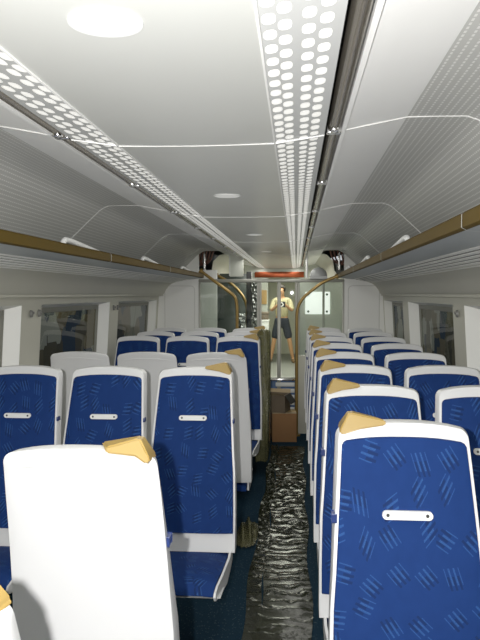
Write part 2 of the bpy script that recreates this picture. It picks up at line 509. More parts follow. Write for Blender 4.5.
# ------------------------------------------------------------------ floor and ceiling
bm = B(); quad(bm, (C0-1.47, Y0, 0), (C0+1.47, Y0, 0), (C0+1.47, YB+.03, 0), (C0-1.47, YB+.03, 0)); struct(link('floor', bm, M['carpet'], smooth=0))
bm = B(); quad(bm, (C0-1.42, YB+.03, 0), (C0+1.42, YB+.03, 0), (C0+1.42, 21, 0), (C0-1.42, 21, 0)); struct(link('floor_vestibule', bm, M['vfloor'], smooth=0))

JOINTS = [.15, 2.135, 4.12, 6.10, 8.09]
bm = B(); sheet(bm, [(-.238, 2.155), (-.12, 2.152), (0, 2.151), (.12, 2.152), (.238, 2.155)], Y0, YE); struct(link('ceiling', bm, M['ceil']))
G_IN, G_OUT, T_OUT, S_OUT = .240, .388, .444, .632
ZG0, ZG1, ZT, ZS0, ZS1 = 2.157, 2.177, 2.185, 2.190, 2.226
bays = [(Y0, .15), (.15, 2.135), (2.135, 4.12), (4.12, 6.10), (6.10, 8.09), (8.09, YE)]
bay_txt = ['', 'nearest the camera', 'second bay from the camera', 'third bay from the camera', 'fourth bay from the camera', 'farthest, running past the glass bulkhead']
PERF = [(S_OUT, 2.227), (.72, 2.227), (.807, 2.226), (.84, 2.214), (.863, 2.200), (.885, 2.180), (1.013, 2.060), (1.13, 1.95)]
for s, side in ((-1, 'left'), (1, 'right')):
    for i, (a, b) in enumerate(bays):
        if i == 0:
            bm = B(); sheet(bm, [(G_IN, ZG0), (G_OUT, ZG1)], a, b, s=s); struct(link('ceiling_grille_behind', bm, M['ceil']))
            continue
        bm = B(); sheet(bm, [(G_IN, ZG0), (G_OUT, ZG1)], a+.003, b-.003, s=s)
        o = link('ceiling_light_grille', bm, M['grille'])
        tag(o, f'perforated white ceiling light grille on the {side}, {bay_txt[i]}', 'light', 'ceiling light grilles')
    # pale edge line between the centre panel and the grille
    bm = B(); prism(bm, [(.2375, 2.152), (.2425, 2.152), (.2425, 2.160), (.2375, 2.160)], Y0, YE, s); struct(link('trim_ceiling_edge', bm, M['ceilwhite']))
    # dark channel with its rail
    r = empty('ceiling_rail', (C0+s*.46, 0, 2.2))
    tag(r, f'dark recessed ceiling channel with brown chrome rail, {side} of the centre panel', 'rail', 'ceiling rails')
    def pc(name, bm, m_):
        o = link(name, bm, m_, r); o.matrix_parent_inverse = Matrix.Translation((-(C0+s*.46), 0, -2.2)); return o
    bm = B(); sheet(bm, [(G_OUT, ZG1), (G_OUT+.002, 2.26), (T_OUT-.002, 2.26), (T_OUT, ZS0)], Y0, YE, s=s); pc('channel', bm, M['dark'])
    bm = B(); tube(bm, [(C0+s*.416, Y0, 2.198), (C0+s*.416, YE, 2.198)], .019, 14); pc('rail_tube', bm, M['railsteel'])
    bm = B(); prism(bm, [(T_OUT-.006, ZS0-.006), (T_OUT+.006, ZS0-.006), (T_OUT+.006, ZS0+.02), (T_OUT-.006, ZS0+.02)], Y0, YE, s); pc('channel_lip', bm, M['ceilwhite'])
    for y in (2.13, 3.1, 4.12, 5.1, 6.1, 7.1, 8.09, 10.0):
        bm = B()
        box(bm, C0+s*.416-.023, C0+s*.416+.023, y-.012, y+.012, 2.178, 2.25, .004)
        box(bm, C0+s*.416-.012, C0+s*.416+.012, y-.07, y-.03, 2.172, 2.22, .006)
        pc('bracket', bm, M['chrome'])
    bm = B(); sheet(bm, [(T_OUT, ZS0), (.53, 2.208), (S_OUT, ZS1)], Y0, YE, s=s); struct(link('ceiling_side_strip', bm, M['ceilwhite']))
    bm = B(); sheet(bm, PERF, Y0, YB+.02, s=s); struct(link('ceiling_perforated_panel', bm, M['perf']))
# joint strips across the ceiling
def strip(prof, y, hw=.003, drop=.0015):
    """a raised strip that follows a cross-section at station y"""
    bm = B()
    for p in (prof,):
        a = [bm.verts.new((C0+o, y-hw, z-drop)) for o, z in p]; b = [bm.verts.new((C0+o, y+hw, z-drop)) for o, z in p]
        for i in range(len(p)-1): bm.faces.new((a[i], a[i+1], b[i+1], b[i]))
        c = [bm.verts.new((C0+o, y-hw, z+.004)) for o, z in p]
        for i in range(len(p)-1): bm.faces.new((a[i], c[i], c[i+1], a[i+1]))
    return bm
half = [(0, 2.151), (.12, 2.152), (.238, 2.154), (.388, 2.176), (.444, 2.189), (.632, 2.225)] + [(o-.0015, z-.001) for o, z in PERF[1:]]
full = [(-o, z) for o, z in half[::-1]] + half[1:]
for i, y in enumerate(JOINTS[1:]):
    struct(link(f'trim_{i+1}', strip([p for p in full if abs(p[0]) < .40], y, .0035), M['jointlite']))
    for s in (-1, 1):
        struct(link(f'trim_side_{i+1}', strip([p for p in full if p[0]*s > .43], y, .0028, .001), M['joint']))
# downlights
for i, y in enumerate((1.16, 3.22, 5.33, 7.43)):
    r = empty('ceiling_downlight', (C0-.012, y, 2.151))
    tag(r, ['large round white ceiling light nearest the camera', 'second round ceiling light from the camera', 'third round ceiling light from the camera', 'farthest small round ceiling light'][i], 'light', 'round ceiling lights')
    bm = B(); disc(bm, (0, 0), .055, -.0022, .001); link('lens', bm, M['lens'], r)
    bm = B()
    ret = bmesh.ops.create_cone(bm, cap_ends=False, segments=40, radius1=.062, radius2=.0625, depth=.003)
    ret2 = bmesh.ops.create_cone(bm, cap_ends=False, segments=40, radius1=.055, radius2=.055, depth=.003)
    vo_ = sorted(ret['verts'], key=lambda v: (v.co.z, math.atan2(v.co.y, v.co.x))); vi_ = sorted(ret2['verts'], key=lambda v: (v.co.z, math.atan2(v.co.y, v.co.x)))
    for k in range(40):
        q = [vo_[k], vo_[(k+1) % 40], vi_[(k+1) % 40], vi_[k]]
        try: bm.faces.new(q)
        except ValueError: pass
    bmesh.ops.translate(bm, verts=bm.verts, vec=(0, 0, -.0008))
    link('trim_ring', bm, M['white'], r)

# ------------------------------------------------------------------ side walls, windows
WI = 1.355
WINS_L = [(.45, 2.14), (2.48, 4.185), (4.526, 6.23), (6.55, 8.38)]
WINS_R = [(.60, 2.25), (2.58, 4.436), (4.76, 6.62), (6.96, 8.42)]
ZW0, ZW1 = .86, 1.63
COVE = [(1.16, 1.845), (1.21, 1.828), (1.25, 1.80), (1.285, 1.755), (1.305, 1.715), (1.315, 1.700), (1.345, 1.694), (WI, 1.688)]
def wx(s, o): return C0+s*o
WL = {-1: 1.375, 1: 1.342}
wn = 0
def flare(bm, s):
    for v in bm.verts:
        if v.co.z < ZW1+.03: v.co.x += s*(ZW1+.03-v.co.z)*.06
for s, side in ((-1, 'left'), (1, 'right')):
    bm = B()
    sheet(bm, COVE[:-2]+[(WL[s]-.01, 1.694), (WL[s], 1.688)], Y0, YB+.02, s=s)
    X = wx(s, WL[s]); WINS = WINS_L if s < 0 else WINS_R
    def wq(y0, y1, z0, z1): quad(bm, (X, y0, z0), (X, y1, z0), (X, y1, z1), (X, y0, z1))
    wq(Y0, YB+.02, 0, ZW0); wq(Y0, YB+.02, ZW1, 1.688)
    edges = [Y0]+[e for w in WINS for e in w]+[YB+.02]
    for i in range(0, len(edges), 2): wq(edges[i], edges[i+1], ZW0, ZW1)
    flare(bm, s)
    struct(link('wall_'+side, bm, M['wall']))
    # closing skin behind the racks
    bm = B(); quad(bm, (wx(s, 1.13), Y0, 1.95), (wx(s, 1.13), YE, 1.95), (wx(s, 1.40), YE, 1.85), (wx(s, 1.40), Y0, 1.85))
    quad(bm, (wx(s, 1.40), Y0, 1.85), (wx(s, 1.40), YE, 1.85), (wx(s, 1.36), YE, 1.69), (wx(s, 1.36), Y0, 1.69))
    struct(link('wall_upper_'+side, bm, M['wall']))
    bm = B(); prism(bm, [(1.318, 1.680), (WL[s]+.004, 1.676), (WL[s]+.004, 1.694), (1.318, 1.698)], Y0, YB, s); struct(link('trim_header_'+side, bm, M['wall']))
    for (a, b) in WINS:
        wn += 1
        r = empty(f'window_{wn}', (X, (a+b)/2, ZW0)); struct(r)
        inv = Matrix.Translation((-X, -(a+b)/2, -ZW0))
        Xo = wx(s, WL[s]+.095); a2, b2, z0, z1 = a+.05, b-.055, ZW0+.03, ZW1-.028
        bm = B()
        P = [(a, ZW0), (b, ZW0), (b, ZW1), (a, ZW1)]; Q = [(a2, z0), (b2, z0), (b2, z1), (a2, z1)]
        for i in range(4):
            j = (i+1) % 4
            quad(bm, (X, *P[i]), (X, *P[j]), (Xo, *Q[j]), (Xo, *Q[i]))
        flare(bm, s)
        o = link('window_jamb', bm, M['jamb'], r, smooth=0); o.matrix_parent_inverse = inv
        bm = B()
        w = .035
        for (y0, y1, zz0, zz1) in ((a2-.02, b2+.02, z0-.02, z0+w), (a2-.02, b2+.02, z1-w, z1+.02), (a2-.02, a2+w, z0, z1), (b2-w, b2+.02, z0, z1)):
            box(bm, Xo-.008, Xo+.008, y0, y1, zz0, zz1, .003)
        flare(bm, s)
        o = link('window_gasket', bm, M['rubber'], r); o.matrix_parent_inverse = inv
        bm = B(); Xg = Xo+s*.004
        quad(bm, (Xg, a2, z0), (Xg, b2, z0), (Xg, b2, z1), (Xg, a2, z1))
        flare(bm, s)
        o = link('window_pane', bm, M['winglass'], r, smooth=0); o.matrix_parent_inverse = inv
# coat hooks on the pillars
def hook(x, y, s, label):
    bm = B()
    for (dz, rr) in ((0, .019),):
        ret = bmesh.ops.create_cone(bm, cap_ends=True, segments=18, radius1=.017, radius2=.014, depth=.014)
        for v in ret['verts']:
            v.co = Matrix.Rotation(s*PI/2*-1, 3, 'Y') @ v.co; v.co.z *= 1.5
            v.co += Vector((x-s*.010, y, 1.575))
    tube(bm, bend([(x-s*.012, y, 1.585), (x-s*.022, y, 1.57), (x-s*.026, y, 1.588)], .008), .004, 8)
    tag(link('coat_hook', bm, M['hook']), label, 'hook', 'coat hooks on the window pillars')
hook(wx(-1, WL[-1]), 4.316, -1, 'grey coat hook on the near left window pillar, nearer of its pair')
hook(wx(-1, WL[-1]), 4.455, -1, 'grey coat hook on the near left window pillar, farther of its pair')
hook(wx(-1, WL[-1]), 6.33, -1, 'grey coat hook on the second left window pillar, nearer of its pair')
hook(wx(-1, WL[-1]), 6.47, -1, 'grey coat hook on the second left window pillar, farther of its pair')
hook(wx(1, WL[1]), 4.58, 1, 'grey coat hook on the near right window pillar')
# back wall behind the camera
bm = B(); quad(bm, (C0-1.42, Y0, 0), (C0+1.42, Y0, 0), (C0+1.42, Y0, 2.3), (C0-1.42, Y0, 2.3)); struct(link('wall_back', bm, M['wall'], smooth=0))

# ------------------------------------------------------------------ luggage racks
RY0 = -1.5
for s, side in ((-1, 'left'), (1, 'right')):
    r = empty('luggage_rack', (wx(s, 1.0), 3.5, 1.85))
    tag(r, f'long overhead luggage rack with brass edge bar along the {side} wall', 'luggage rack', 'overhead luggage racks')
    inv = Matrix.Translation((-wx(s, 1.0), -3.5, -1.85))
    def pt(name, bm, m_, smooth=40):
        o = link(name, bm, m_, r, smooth); o.matrix_parent_inverse = inv; return o
    bm = B(); prism(bm, [(.796, 1.898), (.806, 1.892), (.822, 1.893), (.826, 1.93), (.818, 1.944), (.804, 1.945), (.796, 1.936)], RY0, 8.335, s)
    pt('edge_bar', bm, M['gold'])
    bm = B(); sheet(bm, [(.812, 1.8915), (.83, 1.8885), (.968, 1.8755)], RY0, 8.34, s=s); pt('underside', bm, M['rackgrey'])
    bm = B(); sheet(bm, [(.968, 1.879), (1.215, 1.834)], RY0, 8.34, s=s); pt('slat_backing', bm, M['rackdark'])
    ns = 6
    for k in range(ns):
        t0 = k/ns+.03; t1 = t0+.085
        o0, o1 = .968+.245*t0, .968+.245*t1; z0, z1 = 1.8755-.0455*t0, 1.8755-.0455*t1
        bm = B(); prism(bm, [(o0, z0), (o1, z1), (o1, z1+.008), (o0, z0+.008)], RY0, 8.34, s); pt('slat', bm, M['slat'])
    bm = B(); sheet(bm, [(.824, 1.93), (.83, 1.91), (1.36, 1.87)], RY0, 8.34, s=s); pt('shelf', bm, M['rackgrey'])
    for y in (2.13, 4.11, 6.09):
        bm = B()
        p = [(.83, 1.9465), (.805, 1.947), (.7935, 1.938), (.7935, 1.897), (.81, 1.888), (.83, 1.8860), (.97, 1.873)]
        a = [bm.verts.new((wx(s, o), y-.004, z)) for o, z in p]; b = [bm.verts.new((wx(s, o), y+.004, z)) for o, z in p]
        for i in range(len(p)-1): bm.faces.new((a[i], a[i+1], b[i+1], b[i]))
        pt('joint_strip', bm, M['joint'])
    for y in (1.40, 3.32, 5.08, 6.85):
        bm = B(); xh = wx(s, .825)
        tube(bm, bend([(xh, y, 1.925), (xh, y+.03, 1.966), (xh, y+.12, 1.968), (xh, y+.74, 1.93)], .04), .014, 12)
        pt('grab_hoop', bm, M['white'])

# ------------------------------------------------------------------ glass bulkhead
BI = .885
for s, side in ((-1, 'left'), (1, 'right')):
    bm = B()
    out = [(BI, 0), (1.47, 0), (1.40, 1.5), (1.40, 1.86), (1.13, 1.95), (1.013, 2.060), (BI, 2.180)]
    prism(bm, out, YB, YB+.06, s); struct(link('wall_end_'+side, bm, M['ceilwhite']))
    # panel line and corner post
    bm = B()
    for p in ([(BI+.045, .5), (BI+.045, 1.80), (1.30, 1.80), (1.30, .5)],):
        tube(bm, bend([(wx(s, o), YB-.001, z) for o, z in p], .06), .004, 6)
    struct(link('trim_end_panel_'+side, bm, M['joint']))
    # white curved shoulder piece closing the rack end
    bm = B(); prism(bm, [(BI-.005, 1.96), (1.13, 1.955), (1.013, 2.058), (BI+.06, 2.125), (BI+.02, 2.17), (BI-.005, 2.18)], YB-.02, YB, s)
    struct(link('trim_shoulder_'+side, bm, M['jamb']))
# header bar
bm = B(); box(bm, wx(-1, BI), wx(1, BI), YB, YB+.05, 1.842, 1.882, .008); struct(link('trim_header_bar', bm, M['alu']))
# fixed glass panels
def screen(name, x0, x1, label):
    r = empty(name, ((x0+x1)/2, YB+.025, 0)); tag(r, label, 'glass screen', 'glass bulkhead screens')
    inv = Matrix.Translation((-(x0+x1)/2, -(YB+.025), 0))
    bm = B(); box(bm, x0+.02, x1-.02, YB+.02, YB+.03, .03, 1.842); o = link('glass_pane', bm, M['glass'], r, 0); o.matrix_parent_inverse = inv
    bm = B()
    box(bm, x0, x0+.025, YB+.005, YB+.045, 0, 1.842, .004); box(bm, x1-.025, x1, YB+.005, YB+.045, 0, 1.842, .004)
    o = link('screen_frame', bm, M['alu'], r); o.matrix_parent_inverse = inv
    return r, inv
DL, DC, DR = -.445, -.205, .015
screen('glass_screen', wx(-1, BI), DL-.005, 'clear glass screen left of the doorway under the header bar')
r, inv = screen('glass_screen', DR+.005, wx(1, BI), 'glass screen right of the doorway with white lower panel')
bm = B(); box(bm, DR+.008, wx(1, BI)-.008, YB-.01, YB+.018, .01, .96, .004); o = link('lower_panel', bm, M['wall'], r); o.matrix_parent_inverse = inv
# door
r = empty('door_1', (-.2, YB+.02, 0)); struct(r); inv = Matrix.Translation((.2, -YB-.02, 0))
def dp(name, bm, m_, sm=40): o = link(name, bm, m_, r, sm); o.matrix_parent_inverse = inv; return o
bm = B()
for x, w in ((DL+.012, .03), (DC, .044), (DR-.012, .03)): box(bm, x-w/2, x+w/2, YB+.0, YB+.04, .02, 1.842, .005)
box(bm, DL, DR, YB+.005, YB+.035, .655, .69, .004); box(bm, DL, DR, YB, YB+.04, .0, .05, .004)
dp('door_frame', bm, M['alu'])
for a, b in ((DL+.03, DC-.03), (DC+.03, DR-.03)):
    bm = B(); box(bm, a, b, YB+.015, YB+.023, .69, 1.842); dp('door_pane', bm, M['glass'], 0)
bm = B(); box(bm, DL+.02, DR-.02, YB+.012, YB+.03, .05, .655, .003); dp('door_lower_panel', bm, M['blue'])
bm = B()
for k in range(5): box(bm, DC-.04+.012*k, DR-.03, YB-.004, YB+.012, .575-.075*k, .625-.075*k, .006)
dp('door_louvre', bm, M['white'])
bm = B(); box(bm, DL+.01, DR-.01, YB-.012, YB+.01, .648, .672, .006); dp('kick_rail', bm, M['chrome'])

# brass rails
def rail(pts, label):
    r = empty('brass_handrail', (pts[-1][0], pts[-1][1], 0)); tag(r, label, 'handrail', 'brass handrails at the bulkhead')
    inv = Matrix.Translation((-pts[-1][0], -pts[-1][1], 0))
    bm = B(); tube(bm, bend(pts, .16, 8), .019, 14); o = link('rail_tube', bm, M['brass'], r); o.matrix_parent_inverse = inv
    bm = B(); disc(bm, (pts[-1][0], pts[-1][1]), .045, 0, .02, 20); o = link('floor_flange', bm, M['brass'], r); o.matrix_parent_inverse = inv
    bm = B(); tube(bm, [Vector(pts[0])-Vector((.0, .0, .0)), Vector(pts[0])+(Vector(pts[1])-Vector(pts[0])).normalized()*.03], .032, 14); o = link('wall_socket', bm, M['brass'], r); o.matrix_parent_inverse = inv
rail([(wx(1, .80), 8.36, 1.915), (wx(1, .62), 8.37, 1.845), (wx(1, .315), 8.38, 1.60), (wx(1, .315), 8.38, 0)], 'brass handrail curving down to the floor right of the doorway')
rail([(wx(-1, .85), 8.38, 1.985), (wx(-1, .42), 8.38, 1.67), (wx(-1, .40), 8.38, 1.55), (wx(-1, .40), 8.38, 0)], 'nearer brass handrail left of the doorway, in front of the glass')
rail([(wx(-1, .80), 9.6, 1.97), (wx(-1, .55), 9.6, 1.83), (wx(-1, .365), 9.6, 1.60), (wx(-1, .365), 9.6, 0)], 'farther brass handrail left of the doorway, behind the glass')

# ------------------------------------------------------------------ vestibule and next coach
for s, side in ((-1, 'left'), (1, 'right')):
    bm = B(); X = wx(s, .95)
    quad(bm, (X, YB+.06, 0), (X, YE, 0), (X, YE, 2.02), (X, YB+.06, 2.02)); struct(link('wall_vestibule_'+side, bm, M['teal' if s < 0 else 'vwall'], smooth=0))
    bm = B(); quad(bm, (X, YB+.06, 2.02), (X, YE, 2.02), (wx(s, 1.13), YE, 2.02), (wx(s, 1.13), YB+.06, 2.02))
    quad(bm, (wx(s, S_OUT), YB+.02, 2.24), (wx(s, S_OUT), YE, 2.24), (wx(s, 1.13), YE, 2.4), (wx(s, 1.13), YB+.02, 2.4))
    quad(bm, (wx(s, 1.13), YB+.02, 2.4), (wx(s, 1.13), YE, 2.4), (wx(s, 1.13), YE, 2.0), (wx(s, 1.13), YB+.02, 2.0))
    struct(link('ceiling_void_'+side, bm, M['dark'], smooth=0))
    # curved upper panel after the opening
    bm = B(); sheet(bm, [(S_OUT, 2.226), (.70, 2.21), (.78, 2.13), (.80, 2.0), (.86, 1.93), (.955, 1.90)], 9.15, YE, s=s); struct(link('ceiling_vestibule_'+side, bm, M['wall']))
    # cables in the opening
    r = empty('cable_bundle', (wx(s, .8), 8.75, 2.1)); tag(r, f'loose brown cables and chrome pipe in the open ceiling void, {side} end', 'cables', 'cable bundles at the bulkhead')
    inv = Matrix.Translation((-wx(s, .8), -8.75, -2.1))
    for k in range(5):
        bm = B(); y = 8.66+.05*k; o_ = .70+.05*k
        tube(bm, bend([(wx(s, o_), y, 2.3), (wx(s, o_+.05), y, 2.12-.02*k), (wx(s, o_+.15), y+.05, 2.05), (wx(s, o_+.25), y+.06, 2.2)], .06), .011, 8)
        o = link('cable', bm, M['wire'], r); o.matrix_parent_inverse = inv
    bm = B(); tube(bm, [(wx(s, .83), 8.64, 2.0), (wx(s, .83), 8.64, 2.2)], .014, 10); o = link('chrome_pipe', bm, M['chrome'], r); o.matrix_parent_inverse = inv
bm = B(); box(bm, -1.21, -.985, 8.70, 8.74, 0, 2.0, .004); struct(link('wall_vestibule_screen', bm, M['jamb']))
bm = B(); box(bm, -1.24, -.675, 10.2, 10.24, 0, 2.0, .004); struct(link('wall_vestibule_dark', bm, M['teal']))
# end wall with gangway opening
OX0, OX1 = -.50, .05
bm = B()
def eb(x0, x1, z0, z1): box(bm, x0, x1, YE, YE+.06, z0, z1)
eb(-1.75, OX0, 0, 2.3); eb(OX1, 1.2, 0, 2.3); eb(OX0, OX1, 2.02, 2.3)
struct(link('wall_far', bm, M['vwall'], smooth=0))
bm = B(); box(bm, -.735, .14, YE-.05, YE, 1.995, 2.095, .006); tag(link('copper_strip', bm, M['copper']), 'copper red strip across the end of the ceiling above the header bar', 'strip')
# next coach corridor
bm = B(); quad(bm, (-1.3, YE+.06, 0), (-1.3, 20, 0), (-1.3, 20, 2.3), (-1.3, YE+.06, 2.3)); struct(link('wall_corridor_left', bm, M['olivewall'], smooth=0))
bm = B(); quad(bm, (.7, YE+.06, 0), (.7, 20, 0), (.7, 20, 2.3), (.7, YE+.06, 2.3)); struct(link('wall_corridor_right', bm, M['olivewall'], smooth=0))
bm = B(); quad(bm, (-1.3, 20, 0), (.7, 20, 0), (.7, 20, 2.3), (-1.3, 20, 2.3)); struct(link('wall_corridor_end', bm, M['vwall'], smooth=0))
bm = B(); quad(bm, (-1.3, YE+.06, 2.3), (.7, YE+.06, 2.3), (.7, 20, 2.3), (-1.3, 20, 2.3)); struct(link('ceiling_corridor', bm, M['white'], smooth=0))

# things beyond the glass
def foil(x, y, z0, z1, rad, label):
    bm = B(); rings = []; n = 18; m_ = 40
    for j in range(m_+1):
        z = z0+(z1-z0)*j/m_
        rings.append([bm.verts.new((x+math.cos(2*PI*k/n)*rad*(1+random.uniform(-.16, .16)), y+math.sin(2*PI*k/n)*rad*(1+random.uniform(-.16, .16)), z)) for k in range(n)])
    for j in range(m_):
        for k in range(n): bm.faces.new((rings[j][k], rings[j][(k+1) % n], rings[j+1][(k+1) % n], rings[j+1][k]))
    bm.faces.new(rings[0][::-1]); bm.faces.new(rings[-1])
    tag(link('foil_wrapped_pole', bm, M['foil'], smooth=20), label, 'pole', 'foil wrapped poles')
foil(-.525, 9.2, 0, 1.885, .06, 'silver foil wrapped pole behind the glass, left of the doorway')
foil(-.70, 9.0, 0, 1.45, .05, 'shorter silver foil wrapped pole under the left brass handrails')
bm = B(); box(bm, -.66, -.59, 9.3, 9.4, 0, 2.0, .005); tag(link('dark_post', bm, M['black']), 'dark post beside the taller foil wrapped pole', 'post')
bm = B(); box(bm, -.63, -.52, YE-.03, YE, 1.52, 1.77, .003)
tag(link('notice_board', bm, M['tanboard']), 'tan square board on the wall beyond the doorway', 'board')
for z0, z1, m_, nm, lb in ((0, .86, 'vwall', 'storage_crate', 'grey crate at the bottom of the stack beyond the doorway'), (.86, 1.03, 'black', 'storage_bin', 'black bin on the grey crate beyond the doorway'), (1.03, 1.27, 'white', 'white_carton', 'white carton on the black bin beyond the doorway'), (1.27, 1.40, 'card2', 'brown_carton', 'brown carton topping the stack beyond the doorway')):
    bm = B(); dx = random.uniform(-.01, .01)
    box(bm, -.63+dx, -.46+dx, 11.7, 12.0, z0, z1-.012, .008); box(bm, -.636+dx, -.454+dx, 11.69, 12.01, z1-.035, z1, .006)
    tag(link(nm, bm, M[m_]), lb, 'box' if 'bin' not in nm else 'bin')
# lit white plate with bolts, its glow put in for the reflected flash
r = empty('flashlit_panel', (.29, 9.5, 1.58)); tag(r, 'bright white plate with dark corner bolts seen through the right glass screen', 'panel')
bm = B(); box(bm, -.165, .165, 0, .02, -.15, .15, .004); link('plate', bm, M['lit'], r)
for sx in (-1, 1):
    for sz in (-1, 1):
        bm = B(); ret = bmesh.ops.create_cone(bm, cap_ends=True, segments=12, radius1=.017, radius2=.014, depth=.012)
        for v in ret['verts']: v.co = Matrix.Rotation(PI/2, 3, 'X') @ v.co + Vector((sx*.125, -.005, sz*.115))
        link('bolt', bm, M['screw'], r)
bm = B(); box(bm, .03, .64, 9.52, 9.56, 0, 1.9, .004); struct(link('wall_vestibule_cross', bm, M['vwall']))
bm = B(); box(bm, .335, .365, 9.0, 9.03, 0, 1.86, .004); tag(link('slim_post', bm, M['alu']), 'slim grey post in front of the bright white plate', 'post')
# hanging hatch flap, dome and rod above the header bar
r = empty('ceiling_hatch', (-.78, 9.2, 2.2)); tag(r, 'grey ceiling hatch cover hanging open left of the far ceiling', 'hatch')
bm = B(); box(bm, -.09, .09, -.012, .012, -.27, .03, .006); link('hatch_cover', bm, M['vwall'], r)
bm = B(); tube(bm, [(-.092, -.014, -.26), (-.092, -.014, .03)], .007, 8); link('hatch_edge', bm, M['white'], r)
bm = B()
ret = bmesh.ops.create_uvsphere(bm, u_segments=20, v_segments=12, radius=.105)
bmesh.ops.scale(bm, verts=bm.verts, vec=(1, .5, 1)); bmesh.ops.bisect_plane(bm, geom=list(bm.verts)+list(bm.edges)+list(bm.faces), plane_co=(0, 0, 0), plane_no=(0, 0, -1), clear_outer=True)
box(bm, -.105, .105, -.05, .05, -.035, .0)
bmesh.ops.translate(bm, verts=bm.verts, vec=(.27, 8.525, 1.918)); tag(link('dome_cover', bm, M['pedestal']), 'grey rounded cover resting above the right end of the header bar', 'cover')
bm = B(); tube(bm, [(.135, 8.8, 1.90), (.135, 8.8, 2.22)], .016, 10); box(bm, .11, .16, 8.775, 8.825, 2.19, 2.225, .004)
tag(link('hanging_rod', bm, M['ceilwhite']), 'short pale rod hanging from the ceiling above the doorway', 'rod')

# boxes by the door
def carton(name, x0, x1, y0, y1, z0, z1, rz, m_, label, opened=False):
    cx, cy = (x0+x1)/2, (y0+y1)/2
    r = empty(name, (cx, cy, z0), rz); tag(r, label, 'box', 'cardboard boxes before the door')
    w, d, h = (x1-x0)/2, (y1-y0)/2, z1-z0
    bm = B()
    if not opened:
        box(bm, -w, w, -d, d, 0, h, .004); link('carton_body', bm, m_, r)
        bm = B(); box(bm, -w, w, -d, -.002, h, h+.004); box(bm, -w, w, .002, d, h, h+.004); link('top_flap', bm, M['cardlite'], r)
        bm = B(); box(bm, -w-.001, w+.001, -.025, .025, h+.004, h+.006); link('packing_tape', bm, M['tanboard'], r)
    else:
        t = .006
        box(bm, -w, w, -d, -d+t, 0, h); box(bm, -w, w, d-t, d, 0, h); box(bm, -w, -w+t, -d+t, d-t, 0, h); box(bm, w-t, w, -d+t, d-t, 0, h); box(bm, -w+t, w-t, -d+t, d-t, 0, t)
        link('carton_body', bm, m_, r, 0)
        bm = B(); quad(bm, (-w, -d, h), (w, -d, h), (w*.9, -d-.03, h+.02), (-w, -d-.05, h+.03)); link('front_flap', bm, M['cardlite'], r, 0)
        bm = B(); quad(bm, (-w, d, h), (w, d, h), (w, d+.02, h+.04), (-w, d+.02, h+.04)); link('rear_flap', bm, M['cardlite'], r, 0)
        bm = B(); quad(bm, (w, -d, h), (w, d, h), (w+.07, d, h-.10), (w+.07, -d, h-.10)); link('shaded_flap', bm, M['black'], r, 0)  # black colour stands in for the carton's shaded side
    return r
carton('cardboard_box', -.28, .0, 8.0, 8.30, 0, .33, .08, M['card'], 'closed brown cardboard box on the floor at the end of the aisle')
carton('open_carton', -.36, -.09, 8.02, 8.26, .337, .54, -.25, M['card2'], 'open grey brown carton on top of the brown cardboard box', True)

# ------------------------------------------------------------------ plastic films
def ripple_sheet(x0, x1, y0, y1, nx, ny, amp, seed):
    rnd = random.Random(seed); bm = B(); G = []
    ph = [rnd.uniform(0, 6.28) for _ in range(12)]
    for j in range(ny+1):
        y = y0+(y1-y0)*j/ny; row = []
        far = max(0, min(1, (y-4.4)/1.6))
        for i in range(nx+1):
            t = i/nx; x = x0+(x1-x0)*t + .012*math.sin(y*5+ph[0])*(1 if i in (0, nx) else .5)
            w = y*(34+3*math.sin(y*.9+ph[1])) + 2.2*math.sin(t*5+ph[2]+y) 
            z = amp*(.04+.96*far)*(.5+.5*math.sin(w))**5*(.5+.5*math.sin(t*PI)) + amp*.6*far*abs(math.sin(t*7+y*6+ph[3]))*.5
            z += (.0006+.002*far)*math.sin(x*40+ph[4])*math.sin(y*13+ph[5])
            row.append(bm.verts.new((x, y, .012+max(0, z))))
        G.append(row)
    for j in range(ny):
        for i in range(nx): bm.faces.new((G[j][i], G[j][i+1], G[j+1][i+1], G[j+1][i]))
    return bm
tag(link('plastic_floor_film', ripple_sheet(-.19, .085, 1.2, 7.72, 22, 620, .015, 3), M['film'], smooth=0 or 180), 'wrinkled dark olive plastic film laid along the aisle carpet', 'plastic sheet')
tag(link('plastic_film_edge', ripple_sheet(-.27, -.185, 1.2, 7.72, 8, 800, .03, 9), M['film'], smooth=180), 'ruffled narrow plastic strip along the left edge of the aisle film', 'plastic sheet')
# bunched film on the carpet
bm = B(); G = []
for j in range(26):
    row = []
    for i in range(26):
        u, v = i/25*2-1, j/25*2-1
        r_ = math.hypot(u, v)
        z = .11*max(0, 1-r_**2)*(.6+.4*math.sin(u*9+v*4)) + .012*math.sin(u*17)*math.sin(v*15)
        k = 1/max(1, r_) ** .6
        row.append(bm.verts.new((-.335+u*.075*k, 4.85+v*.26*k, .014+max(0, z))))
    G.append(row)
for j in range(25):
    for i in range(25): bm.faces.new((G[j][i], G[j][i+1], G[j+1][i+1], G[j+1][i]))
tag(link('bunched_plastic', bm, M['cover'], smooth=180), 'bunched olive plastic on the carpet beside the smaller white aisle seat back', 'plastic sheet')
